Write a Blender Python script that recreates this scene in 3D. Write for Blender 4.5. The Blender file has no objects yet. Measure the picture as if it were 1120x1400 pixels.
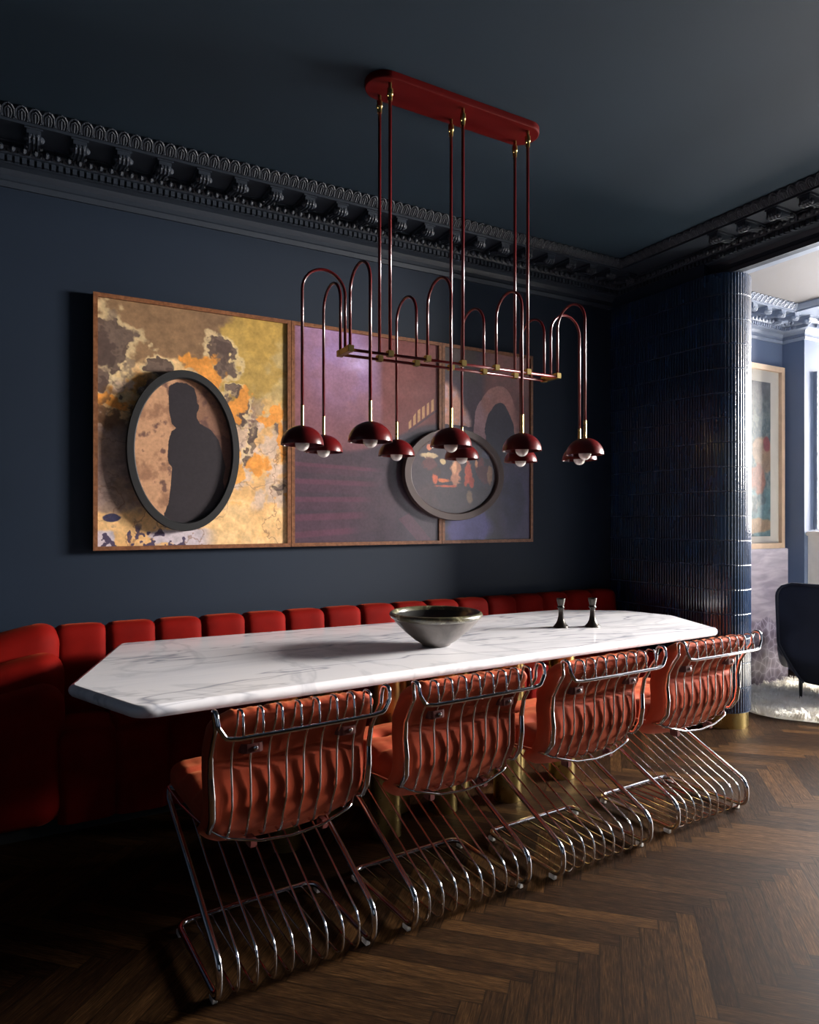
import bpy, bmesh, math, random
import numpy as np
from mathutils import Vector, Matrix, noise
random.seed(4)
C = bpy.context.scene.collection
PI = math.pi
W = 3.74        # wall behind the banquette
ZC = 3.10       # ceiling
XR = 3.90       # wall with the wide opening
H = 1.33

# ------------------------------------------------------------ materials
def lin(c):
    return tuple(((v/255)/12.92 if v/255 <= .04045 else ((v/255+.055)/1.055)**2.4) for v in c)

def mat(name, col=(.5,.5,.5), rough=.5, metal=0, coat=0, sheen=0, sheen_rough=.4, sheen_tint=None, spec=.5, coat_rough=.05):
    m = bpy.data.materials.new(name); m.use_nodes = True
    b = m.node_tree.nodes['Principled BSDF']
    b.inputs['Base Color'].default_value = (*col, 1)
    b.inputs['Roughness'].default_value = rough
    b.inputs['Metallic'].default_value = metal
    b.inputs['Coat Weight'].default_value = coat
    b.inputs['Coat Roughness'].default_value = coat_rough
    b.inputs['Sheen Weight'].default_value = sheen
    b.inputs['Sheen Roughness'].default_value = sheen_rough
    b.inputs['Specular IOR Level'].default_value = spec
    if sheen_tint: b.inputs['Sheen Tint'].default_value = (*sheen_tint, 1)
    return m

class NT:
    def __init__(s, m):
        s.m = m; s.t = m.node_tree; s.b = s.t.nodes['Principled BSDF']
    def n(s, kind, **kw):
        nd = s.t.nodes.new(kind)
        for k, v in kw.items():
            if k in nd.inputs.keys(): nd.inputs[k].default_value = v
            else: setattr(nd, k, v)
        return nd
    def l(s, a, b): s.t.links.new(a, b)
    def ramp(s, fac, stops):
        r = s.n('ShaderNodeValToRGB'); e = r.color_ramp.elements
        while len(e) < len(stops): e.new(.5)
        for i, (p, c) in enumerate(stops):
            e[i].position = p; e[i].color = (*c, 1)
        s.l(fac, r.inputs[0]); return r
    def coords(s, which='Object', scale=(1,1,1), rot=(0,0,0)):
        tc = s.n('ShaderNodeTexCoord'); mp = s.n('ShaderNodeMapping')
        mp.inputs['Scale'].default_value = scale; mp.inputs['Rotation'].default_value = rot
        s.l(tc.outputs[which], mp.inputs[0]); return mp.outputs[0]
    def noise(s, vec, scale, detail=4, rough=.5, dist=0):
        n = s.n('ShaderNodeTexNoise'); n.inputs['Scale'].default_value = scale
        n.inputs['Detail'].default_value = detail; n.inputs['Roughness'].default_value = rough
        n.inputs['Distortion'].default_value = dist
        s.l(vec, n.inputs['Vector']); return n
    def bump(s, h, strength, dist=.01):
        b = s.n('ShaderNodeBump'); b.inputs['Strength'].default_value = strength; b.inputs['Distance'].default_value = dist
        s.l(h, b.inputs['Height']); s.l(b.outputs[0], s.b.inputs['Normal']); return b
    def mix(s, fac, a, b, blend='MIX'):
        m = s.n('ShaderNodeMix'); m.data_type = 'RGBA'; m.blend_type = blend
        for src, i in ((fac, 0), (a, 6), (b, 7)):
            if hasattr(src, 'default_value') or hasattr(src, 'links'): s.l(src, m.inputs[i])
            else: m.inputs[i].default_value = src if i == 0 else (*src, 1)
        return m.outputs[2]

def simple(name, col, rough, var=.12, nscale=6, bump=.0, bscale=80, **kw):
    m = mat(name, col, rough, **kw); t = NT(m); v = t.coords()
    n = t.noise(v, nscale, 5)
    a = tuple(c*(1-var) for c in col); b = tuple(min(1, c*(1+var)) for c in col)
    r = t.ramp(n.outputs[0], [(.3, a), (.7, b)]); t.l(r.outputs[0], t.b.inputs['Base Color'])
    if bump:
        n2 = t.noise(v, bscale, 3); t.bump(n2.outputs[0], bump, .004)
    return m

PAINT = (.0078, .0155, .0305)
M = {}
M['paint'] = simple('dark_blue_wall_paint', PAINT, .6, .06, 2, .06, 220, spec=.3)
M['ceil'] = simple('dark_ceiling_paint', (.0155, .0315, .0500), .7, .05, 2, .04, 150, spec=.25)
M['cornice'] = simple('dark_plaster', (.014, .021, .034), .55, .06, 5, .05, 120)
M['lr_wall'] = simple('mid_blue_wall_paint', (.105, .145, .235), .6, .05, 2, .04, 200)
M['lr_cornice'] = simple('pale_blue_plaster', (.20, .24, .32), .5, .05, 6)
M['lr_ceil'] = simple('pale_ceiling_paint', (.16, .155, .16), .7, .04, 2)
M['velvet'] = simple('red_velvet', (.155, .0032, .0016), .75, .18, 9, .15, 400, sheen=.12, sheen_rough=.35, sheen_tint=(1, .16, .06), spec=.08)
M['rust'] = simple('rust_velvet', (.34, .052, .022), .7, .14, 8, .12, 350, sheen=.16, sheen_rough=.4, sheen_tint=(1, .38, .15), spec=.12)
M['strap'] = simple('dark_rust_strap', (.09, .009, .006), .6, .1, 20)
M['chrome'] = mat('chrome', (.80, .80, .83), .09, 1)
M['glide'] = simple('pale_glide', (.42, .40, .38), .5)
M['plinth'] = simple('black_plinth', (.008, .008, .009), .6)
M['red_lacquer'] = simple('oxblood_lacquer', (.10, .003, .004), .3, .05, 4, coat=.45, coat_rough=.06, spec=.3)
M['red_satin'] = simple('oxblood_satin', (.10, .002, .002), .5, .05, 4, spec=.12)
M['bulb'] = mat('frosted_bulb_glass', (.85, .80, .76), .25, coat=.5)
M['wood'] = None
M['black_frame'] = simple('black_painted_frame', (.006, .006, .007), .6, .1, 8)
M['grey_frame'] = simple('taupe_frame', (.072, .046, .042), .5, .08, 8)
M['pewter'] = simple('dark_bronze', (.055, .050, .045), .32, .2, 14, metal=.9)
M['armchair'] = simple('charcoal_velvet', (.018, .022, .036), .8, .1, 10, .1, 300, sheen=.2, spec=.2)
M['mat_white'] = simple('white_mount', (.42, .40, .36), .8, .03)
M['pale_wood'] = simple('pale_wood', (.55, .40, .28), .5, .1, 12)
M['mantel'] = simple('cream_marble', (.72, .68, .62), .4, .08, 8)
M['mirror'] = mat('mirror_glass', (.42, .50, .62), .06, 1)

def m_brass():
    m = mat('brushed_brass', (.46, .33, .11), .27, 1); t = NT(m)
    v = t.coords('Object', (1, 1, 1)); n = t.noise(v, 60, 3)
    r = t.ramp(n.outputs[0], [(.3, (.27,)*3), (.7, (.31,)*3)]); t.l(r.outputs[0], t.b.inputs['Roughness'])
    n2 = t.noise(t.coords('Object'), 4, 4)
    r2 = t.ramp(n2.outputs[0], [(.3, (.34, .24, .08)), (.75, (.50, .37, .14))]); t.l(r2.outputs[0], t.b.inputs['Base Color'])
    return m
M['brass'] = m_brass()

def m_wood():
    m = mat('walnut_frame', (.16, .06, .025), .4); t = NT(m)
    n = t.noise(t.coords('Object', (6, 6, 6)), 8, 6, .6, .4)
    r = t.ramp(n.outputs[0], [(.3, (.11, .038, .014)), (.7, (.26, .105, .045))]); t.l(r.outputs[0], t.b.inputs['Base Color'])
    return m
M['wood'] = m_wood()

def m_marble():
    m = mat('veined_white_marble', (.8, .8, .8), .22, coat=.25); t = NT(m)
    v = t.coords('Object', (1, 1, 1), (0, 0, .55))
    vv = t.coords('Object', (.34, 1.7, 1), (0, 0, .42)); vw = t.coords('Object', (.30, 1.5, 1), (0, 0, -.5))
    def veins(vec, sc, dist, w, det=5):
        n = t.noise(vec, sc, det, .55, dist)
        s = t.n('ShaderNodeMath', operation='SUBTRACT'); t.l(n.outputs[0], s.inputs[0]); s.inputs[1].default_value = .5
        a = t.n('ShaderNodeMath', operation='ABSOLUTE'); t.l(s.outputs[0], a.inputs[0])
        return t.ramp(a.outputs[0], [(0, (1,)*3), (w, (0,)*3)])
    v1 = veins(vv, 1.25, .45, .0085, 4); v2 = veins(vw, 1.7, .6, .010, 4); v3 = veins(v, .9, 1.6, .03)
    msk = t.noise(v, 1.6, 3); mr = t.ramp(msk.outputs[0], [(.38, (0,)*3), (.56, (1,)*3)])
    cl = t.noise(vv, 2.0, 7, .65, .8); base = t.ramp(cl.outputs[0], [(.30, (.70, .70, .76)), (.5, (.86, .85, .89)), (.7, (.91, .89, .91))])
    c = t.mix(v1.outputs[0], base.outputs[0], (.40, .41, .47))
    f2 = t.mix(mr.outputs[0], (0, 0, 0), v2.outputs[0])
    f2b = t.n('ShaderNodeMath', operation='MULTIPLY'); t.l(f2, f2b.inputs[0]); f2b.inputs[1].default_value = .5
    c = t.mix(f2b.outputs[0], c, (.33, .34, .39))
    f3 = t.n('ShaderNodeMath', operation='MULTIPLY'); t.l(v3.outputs[0], f3.inputs[0]); f3.inputs[1].default_value = .30
    c = t.mix(f3.outputs[0], c, (.36, .38, .44))
    t.l(c, t.b.inputs['Base Color']); return m
M['marble'] = m_marble()

def m_floor():
    m = mat('dark_oak_herringbone', (.1, .05, .03), .4, coat=.0, spec=.06); t = NT(m)
    uv = t.n('ShaderNodeUVMap', uv_map='plank'); mp = t.n('ShaderNodeMapping'); mp.inputs['Scale'].default_value = (1, 1, 1)
    t.l(uv.outputs[0], mp.inputs[0])
    mp2 = t.n('ShaderNodeMapping'); mp2.inputs['Scale'].default_value = (3, 60, 1); t.l(uv.outputs[0], mp2.inputs[0])
    g = t.noise(mp2.outputs[0], 5, 6, .65, .35)
    mp3 = t.n('ShaderNodeMapping'); mp3.inputs['Scale'].default_value = (2, 9, 1); t.l(uv.outputs[0], mp3.inputs[0])
    g2 = t.noise(mp3.outputs[0], 3, 4, .5, 1.2)
    at = t.n('ShaderNodeAttribute', attribute_name='tone')
    r = t.ramp(g.outputs[0], [(.33, (.012, .0055, .0024)), (.5, (.030, .0145, .0060)), (.67, (.070, .037, .0155))])
    r2 = t.ramp(g2.outputs[0], [(.3, (.6,)*3), (.7, (1.1,)*3)])
    tr = t.ramp(at.outputs['Fac'], [(0, (.46, .39, .37)), (.55, (.75, .70, .65)), (1, (1.6, 1.5, 1.22))])
    c = t.mix(1.0, r.outputs[0], r2.outputs[0], 'MULTIPLY'); c = t.mix(1.0, c, tr.outputs[0], 'MULTIPLY')
    lu = t.n('ShaderNodeUVMap', uv_map='block'); sp = t.n('ShaderNodeSeparateXYZ'); t.l(lu.outputs[0], sp.inputs[0])
    ds = []
    for k, wd_ in ((0, .50), (1, .0615)):
        q = t.n('ShaderNodeMath', operation='PINGPONG'); t.l(sp.outputs[k], q.inputs[0]); q.inputs[1].default_value = .5
        q2 = t.n('ShaderNodeMath', operation='MULTIPLY'); t.l(q.outputs[0], q2.inputs[0]); q2.inputs[1].default_value = wd_; ds.append(q2)
    mn = t.n('ShaderNodeMath', operation='MINIMUM'); t.l(ds[0].outputs[0], mn.inputs[0]); t.l(ds[1].outputs[0], mn.inputs[1])
    er = t.ramp(mn.outputs[0], [(0, (.30,)*3), (.0016, (1,)*3)])
    c = t.mix(1.0, c, er.outputs[0], 'MULTIPLY')
    t.l(c, t.b.inputs['Base Color'])
    rr = t.ramp(g.outputs[0], [(.3, (.62,)*3), (.7, (.48,)*3)]); t.l(rr.outputs[0], t.b.inputs['Roughness'])
    t.bump(g.outputs[0], .10, .002)
    return m
M['floor'] = m_floor()

def m_tile():
    m = mat('glazed_navy_tile', (.004, .012, .035), .22, coat=.8, coat_rough=.12); t = NT(m)
    n = t.noise(t.coords('Object', (1, 1, .35)), 14, 4)
    r = t.ramp(n.outputs[0], [(.3, (.003, .009, .026)), (.7, (.008, .025, .066))]); t.l(r.outputs[0], t.b.inputs['Base Color'])
    n2 = t.noise(t.coords('Object', (1, 1, .3)), 22, 3); t.bump(n2.outputs[0], .035, .01)
    return m
M['tile'] = m_tile()
M['grout'] = simple('pale_grout', (.05, .07, .11), .6)

def m_onyx():
    m = mat('lilac_brecciated_stone', (.5, .45, .5), .3); t = NT(m)
    v = t.coords('Object', (1, 1, 1)); w = t.noise(v, 5, 4)
    ad = t.mix(.25, v, w.outputs[1]) if False else v
    vo = t.n('ShaderNodeTexVoronoi', feature='DISTANCE_TO_EDGE'); vo.inputs['Scale'].default_value = 16; t.l(v, vo.inputs['Vector'])
    vc = t.n('ShaderNodeTexVoronoi'); vc.inputs['Scale'].default_value = 16; t.l(v, vc.inputs['Vector'])
    cr = t.ramp(vc.outputs['Distance'], [(0, (.04, .025, .04)), (.5, (.10, .08, .11)), (1, (.17, .145, .19))])
    er = t.ramp(vo.outputs['Distance'], [(0, (1,)*3), (.06, (0,)*3)])
    c = t.mix(er.outputs[0], cr.outputs[0], (.24, .22, .27))
    sp = t.n('ShaderNodeSeparateXYZ'); t.l(v, sp.inputs[0])
    n = t.noise(v, 3.5, 5); a = t.n('ShaderNodeMath', operation='MULTIPLY_ADD'); t.l(n.outputs[0], a.inputs[0]); a.inputs[1].default_value = .9; t.l(sp.outputs[2], a.inputs[2])
    k = t.ramp(a.outputs[0], [(.55, (0,)*3), (1.0, (0,)*3)]); 
    k.color_ramp.elements[0].position = .98; k.color_ramp.elements[1].position = 1.0; k.color_ramp.elements[1].color = (1, 1, 1, 1)
    b = t.noise(t.coords('Object', (1, 1, 5)), 4, 4, .5, .5); br = t.ramp(b.outputs[0], [(.35, (.13, .11, .14)), (.65, (.23, .205, .23))])
    c = t.mix(k.outputs[0], c, br.outputs[0]); t.l(c, t.b.inputs['Base Color'])
    return m
M['onyx'] = m_onyx()

def m_bowl():
    m = mat('mottled_bronze_glaze', (.2, .18, .16), .42, metal=.1, coat=.25); t = NT(m)
    v = t.coords(); n = t.noise(v, 7, 6, .6, .5)
    r = t.ramp(n.outputs[0], [(.3, (.045, .040, .036)), (.55, (.11, .096, .086)), (.75, (.17, .15, .135))])
    t.l(r.outputs[0], t.b.inputs['Base Color'])
    n2 = t.noise(v, 40, 4); t.bump(n2.outputs[0], .12, .004); return m
M['bowl'] = m_bowl()
def m_rim():
    m = mat('olive_glaze', (.06, .06, .03), .3, coat=.6); t = NT(m)
    n = t.noise(t.coords(), 16, 7, .7, .6)
    r = t.ramp(n.outputs[0], [(.4, (.035, .032, .02)), (.55, (.10, .095, .05)), (.68, (.45, .42, .28))])
    t.l(r.outputs[0], t.b.inputs['Base Color']); t.bump(n.outputs[0], .3, .006); return m
M['rim'] = m_rim()
M['dark_glaze'] = simple('black_glaze', (.012, .012, .011), .3, .2, 8, coat=.5)
def m_paintprint(name, rough=.45, coat=.0):
    m = mat(name, (.5,.5,.5), rough, coat=coat, coat_rough=.12); t = NT(m)
    a = t.n('ShaderNodeVertexColor', layer_name='Col')
    n = t.noise(t.coords('Object', (1, 1, 1)), 60, 5, .6)
    r = t.ramp(n.outputs[0], [(.3, (.82,)*3), (.7, (1.12,)*3)])
    c = t.mix(1.0, a.outputs[0], r.outputs[0], 'MULTIPLY'); t.l(c, t.b.inputs['Base Color']); return m
M['print'] = m_paintprint('art_print')
M['print_gloss'] = m_paintprint('glazed_art_print', .35, .35)
def m_rug():
    m = mat('cream_sheepskin', (.72, .68, .60), .9, sheen=.3); t = NT(m)
    n = t.noise(t.coords(), 12, 3); r = t.ramp(n.outputs[0], [(.3, (.80, .76, .66)), (.7, (.95, .93, .88))])
    t.l(r.outputs[0], t.b.inputs['Base Color']); return m
M['rug'] = m_rug()

# ------------------------------------------------------------ mesh helpers
def link(name, me, m, parent=None, smooth=False, kind=None, loc=None):
    if isinstance(me, bmesh.types.BMesh):
        bm = me; me = bpy.data.meshes.new(name); bm.to_mesh(me); bm.free()
    o = bpy.data.objects.new(name, me); C.objects.link(o)
    if m is not None: me.materials.append(m)
    if smooth:
        me.polygons.foreach_set('use_smooth', [True]*len(me.polygons))
        if smooth == 'auto': me.set_sharp_from_angle(angle=math.radians(32))
    if parent: o.parent = parent
    if kind: o['kind'] = kind
    if loc: o.location = loc
    return o

def tag(o, label, cat, group=None):
    o['label'] = label; o['category'] = cat
    if group: o['group'] = group
    return o

def thing(name, label, cat, loc=(0,0,0), rz=0, group=None):
    o = bpy.data.objects.new(name, None); C.objects.link(o)
    o.location = loc; o.rotation_euler = (0, 0, rz); o.empty_display_size = .1
    return tag(o, label, cat, group)

def box(bm, a, b):
    x0,y0,z0 = a; x1,y1,z1 = b
    v = [bm.verts.new(p) for p in ((x0,y0,z0),(x1,y0,z0),(x1,y1,z0),(x0,y1,z0),(x0,y0,z1),(x1,y0,z1),(x1,y1,z1),(x0,y1,z1))]
    for f in ((0,3,2,1),(4,5,6,7),(0,1,5,4),(1,2,6,5),(2,3,7,6),(3,0,4,7)): bm.faces.new([v[i] for i in f])
    return bm

def boxes(*bs):
    bm = bmesh.new()
    for a, b in bs: box(bm, a, b)
    return bm

def fillet(pts, rad, closed=False, n=7):
    P = [Vector(p) for p in pts]; N = len(P); out = []
    for i, p in enumerate(P):
        if not closed and i in (0, N-1): out.append(p); continue
        a = P[(i-1) % N]; b = P[(i+1) % N]
        r = rad[i] if isinstance(rad, (list, tuple)) else rad
        u = (a-p); w = (b-p); lu, lw = u.length, w.length
        if lu < 1e-6 or lw < 1e-6 or r <= 0: out.append(p); continue
        u /= lu; w /= lw; ang = u.angle(w)
        if ang > PI-.02: out.append(p); continue
        d = min(r/math.tan(ang/2), lu*.49, lw*.49)
        for k in range(n+1):
            t = k/n; q0 = p+u*d; q2 = p+w*d
            s = q0*(1-t)**2 + p*2*t*(1-t) + q2*t*t
            out.append(s)
    return out

def tube(bm, pts, r, seg=10, closed=False, caps=True):
    P = [Vector(p) for p in pts]
    Q = [P[0]]
    for p in P[1:]:
        if (p-Q[-1]).length > 1e-5: Q.append(p)
    if closed and (Q[0]-Q[-1]).length < 1e-5: Q.pop()
    P = Q; N = len(P); rings = []
    nrm = None
    for i in range(N):
        if closed: t = (P[(i+1) % N]-P[(i-1) % N])
        else: t = P[min(i+1, N-1)]-P[max(i-1, 0)]
        t.normalize()
        if nrm is None:
            ref = Vector((0,0,1)) if abs(t.z) < .9 else Vector((1,0,0))
            nrm = t.cross(ref).normalized()
        else:
            nrm = (nrm - t*nrm.dot(t)).normalized()
        bn = t.cross(nrm)
        rr = r[i] if isinstance(r, (list, tuple)) else r
        rings.append([bm.verts.new(P[i]+(nrm*math.cos(2*PI*k/seg)+bn*math.sin(2*PI*k/seg))*rr) for k in range(seg)])
    for i in range(N if closed else N-1):
        a = rings[i]; b = rings[(i+1) % N]
        off = 0
        if closed and i == N-1:
            off = min(range(seg), key=lambda o: (a[0].co-b[o].co).length)
        for k in range(seg):
            bm.faces.new((a[k], a[(k+1) % seg], b[(k+1+off) % seg], b[(k+off) % seg]))
    if not closed and caps:
        bm.faces.new(rings[0][::-1]); bm.faces.new(rings[-1])
    return bm

def lathe(prof, seg=48, bm=None, cx=0, cy=0):
    bm = bm or bmesh.new(); rings = []
    for r, z in prof:
        if r < 1e-5: rings.append([bm.verts.new((cx, cy, z))])
        else: rings.append([bm.verts.new((cx+r*math.cos(2*PI*k/seg), cy+r*math.sin(2*PI*k/seg), z)) for k in range(seg)])
    for a, b in zip(rings, rings[1:]):
        for k in range(seg):
            k2 = (k+1) % seg
            if len(a) == 1 and len(b) == 1: continue
            if len(a) == 1: bm.faces.new((a[0], b[k], b[k2]))
            elif len(b) == 1: bm.faces.new((a[k], b[0], a[k2]))
            else: bm.faces.new((a[k], b[k], b[k2], a[k2]))
    return bm

def recalc(bm):
    bmesh.ops.recalc_face_normals(bm, faces=bm.faces[:]); return bm

def grid_surface(fn, nu, nv, closed_u=False):
    bm = bmesh.new(); V = [[bm.verts.new(fn(i/(nu if closed_u else nu-1), j/(nv-1))) for i in range(nu)] for j in range(nv)]
    for j in range(nv-1):
        for i in range(nu if closed_u else nu-1):
            i2 = (i+1) % nu; bm.faces.new((V[j][i], V[j][i2], V[j+1][i2], V[j+1][i]))
    return bm

_SPH = {}
def ball(bm, M4, u=8, v=6):
    if (u, v) not in _SPH:
        P = [(0,0,1)]+[(math.sin(PI*j/v)*math.cos(2*PI*i/u), math.sin(PI*j/v)*math.sin(2*PI*i/u), math.cos(PI*j/v)) for j in range(1, v) for i in range(u)]+[(0,0,-1)]
        F = [(0, 1+i, 1+(i+1) % u) for i in range(u)]
        for j in range(v-2):
            for i in range(u): a = 1+j*u; F.append((a+i, a+u+i, a+u+(i+1) % u, a+(i+1) % u))
        a = 1+(v-2)*u; F += [(a+(i+1) % u, a+i, len(P)-1) for i in range(u)]
        _SPH[(u, v)] = (P, F)
    P, F = _SPH[(u, v)]
    V = [bm.verts.new(M4 @ Vector(p)) for p in P]
    for f in F: bm.faces.new([V[i] for i in f])

def soft_box(sx, sy, sz, res, r, deform):
    """box with rounded edges of radius r, an even grid on every side, then deformed"""
    h = (sx/2, sy/2, sz/2); bm = bmesh.new(); cache = {}
    n = [max(6, int(round(res*2*q/max(sx, sy, sz)))) for q in h]
    def vert(P):
        key = (round(P[0], 5), round(P[1], 5), round(P[2], 5))
        if key in cache: return cache[key]
        inner = Vector([max(-(q-r), min(q-r, c)) for c, q in zip(P, h)]); d = Vector(P)-inner
        p = inner+d.normalized()*r
        v = bm.verts.new(deform(*p)); cache[key] = v; return v
    for ax in range(3):
        b, c = (ax+1) % 3, (ax+2) % 3
        for s in (-1, 1):
            for i in range(n[b]):
                for j in range(n[c]):
                    def P(ii, jj):
                        a = [0,0,0]; a[ax] = s*h[ax]; a[b] = -h[b]+2*h[b]*ii/n[b]; a[c] = -h[c]+2*h[c]*jj/n[c]; return vert(a)
                    f = [P(i,j), P(i+1,j), P(i+1,j+1), P(i,j+1)]
                    if s < 0: f.reverse()
                    if len(set(f)) == 4: bm.faces.new(f)
    return bm

# ------------------------------------------------------------ room shell
def struct(name, bm, m, smooth=False):
    return link(name, bm, m, None, smooth, 'structure')

struct('wall_back', boxes(((-2.8, W, 0), (7.7, W+.15, ZC+.1))), M['paint'])
LRY = 3.528
struct('wall_left', boxes(((-2.8, -3.1, 0), (-2.6, W, ZC))), M['paint'])
struct('wall_front', boxes(((-2.6, -3.1, 0), (-.6, -2.95, ZC)), ((1.2, -3.1, 0), (XR, -2.95, ZC)), ((-.6, -3.1, 2.5), (1.2, -2.95, ZC)), ((-.6, -3.1, 0), (1.2, -2.95, .7))), M['paint'])
struct('ceiling', boxes(((-2.8, -3.1, ZC), (XR+.06, W, ZC+.1))), M['ceil'])
struct('ceiling_living_room', boxes(((XR+.06, -2.5, ZC), (7.7, W, ZC+.1))), M['lr_ceil'])
OPZ = 2.89; OPY = .10
struct('wall_right', boxes(((XR, OPY, OPZ), (XR+.06, W, ZC)), ((XR, -3.1, 0), (XR+.06, OPY, ZC))), M['paint'])
struct('wall_living_room_side', boxes(((XR+.06, OPY, OPZ), (XR+.12, W, ZC)), ((XR+.06, -2.4, 0), (XR+.12, OPY, ZC))), M['lr_cornice'])
# living room
struct('wall_living_room', boxes(((4.17, W-.012, 0), (5.9, W-.001, ZC))), M['lr_wall'])
struct('wall_chimney', boxes(((5.9, LRY, 0), (7.6, W-.001, ZC))), M['lr_wall'])
struct('wall_window', boxes(((7.6, -2.5, 0), (7.7, .10, ZC)), ((7.6, 1.85, 0), (7.7, 2.50, ZC)), ((7.6, 3.25, 0), (7.7, LRY, ZC)), ((7.6, 2.50, 0), (7.7, 3.25, 1.15)), ((7.6, 2.50, 3.0), (7.7, 3.25, ZC)), ((7.6, .10, 0), (7.7, 1.85, 1.15)), ((7.6, .10, 3.0), (7.7, 1.85, ZC))), M['lr_wall'])
struct('light_baffle', boxes(((6.62, 1.90, 0), (7.6, 1.98, ZC))), M['lr_wall'])  # unseen baffle added to shade the living room wall from the window
struct('wall_street', boxes(((XR+.12, -2.5, 0), (4.9, -2.4, ZC)), ((7.2, -2.5, 0), (7.6, -2.4, ZC)), ((4.9, -2.5, 0), (7.2, -2.4, .5)), ((4.9, -2.5, 2.7), (7.2, -2.4, ZC))), M['lr_wall'])

# floor: herringbone blocks
def make_floor():
    L, w = .50, .0615; verts = []; faces = []; uvs = []; tones = []; locs = []
    c = math.cos(-PI/4); s = math.sin(-PI/4)
    rnd = random.Random(11)
    def plank(x0, y0, x1, y1, vert):
        pts = [(x0,y0),(x1,y0),(x1,y1),(x0,y1)]
        P = [(x*c-y*s+0.045, x*s+y*c+1.192) for x, y in pts]
        mx = sum(p[0] for p in P)/4; my = sum(p[1] for p in P)/4
        if not (-1.4 < mx < 7.58 and -.6 < my < W): return
        b = len(verts); g = .0009
        P = [(min(7.6, px), min(W-.002, py), 0) for px, py in P]
        verts.extend(P); faces.append((b, b+1, b+2, b+3))
        o = rnd.random()*50; tn = rnd.random()
        U = [(0,0),(L,0),(L,w),(0,w)] if not vert else [(0,w),(0,0),(L,0),(L,w)]
        locs.append([t for u, v in U for t in (u/L, v/w)])
        uvs.extend([(u+o, v+o*.37) for u, v in U]); tones.extend([tn]*4)
    for b in range(-22, 24):
        for k in range(-140, 160):
            ox, oy = k*w+b*L, k*w-b*L
            plank(ox, oy, ox+L, oy+w, False)
            plank(ox-w, oy, ox, oy+L, True)
    me = bpy.data.meshes.new('floor'); me.from_pydata(verts, [], faces)
    uv = me.uv_layers.new(name='plank'); uv.data.foreach_set('uv', [t for p in uvs for t in p])
    uv2 = me.uv_layers.new(name='block'); uv2.data.foreach_set('uv', [0,0, 1,0, 1,1, 0,1]*0+[t for f in locs for t in f])
    a = me.attributes.new('tone', 'FLOAT', 'POINT'); a.data.foreach_set('value', tones)
    bm = bmesh.new(); bm.from_mesh(me)
    n0 = len(bm.verts)
    box(bm, (-2.8, -3.1, -.12), (7.7, W+.1, -.0015)); bm.to_mesh(me); bm.free()
    o = link('floor', me, M['floor']); o['kind'] = 'structure'
make_floor()

# cornices: a moulding swept along the wall with mitred corners
PROF = [(0, -.215), (.012, -.215), (.018, -.190), (.010, -.180), (.010, -.160), (.020, -.150), (.030, -.138), (.055, -.130), (.075, -.128),
        (.075, -.098), (.095, -.095), (.10, -.092), (.118, -.070), (.118, -.058), (.128, -.056), (.128, -.050), (.310, -.050), (.310, -.056), (.318, -.056), (.318, -.044), (.330, -.043), (.345, -.030), (.360, -.010), (.360, 0)]
def frames(path):
    segs = []
    for a, b in zip(path, path[1:]):
        a = Vector(a); b = Vector(b); d = (b-a).normalized(); n = Vector((d.y, -d.x)) # room side is to the right of travel
        segs.append((a, b, d, n))
    return segs
def sweep_profile(bm, path, prof):
    segs = frames(path); rows = []
    for i, p in enumerate(path):
        p = Vector(p)
        if i == 0: off = segs[0][3]
        elif i == len(path)-1: off = segs[-1][3]
        else:
            n1 = segs[i-1][3]; n2 = segs[i][3]; off = (n1+n2)/(1+n1.dot(n2))
        rows.append([bm.verts.new((p.x+off.x*d, p.y+off.y*d, ZC+z)) for d, z in prof])
    for a, b in zip(rows, rows[1:]):
        for k in range(len(prof)-1): bm.faces.new((a[k], b[k], b[k+1], a[k+1]))
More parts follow.
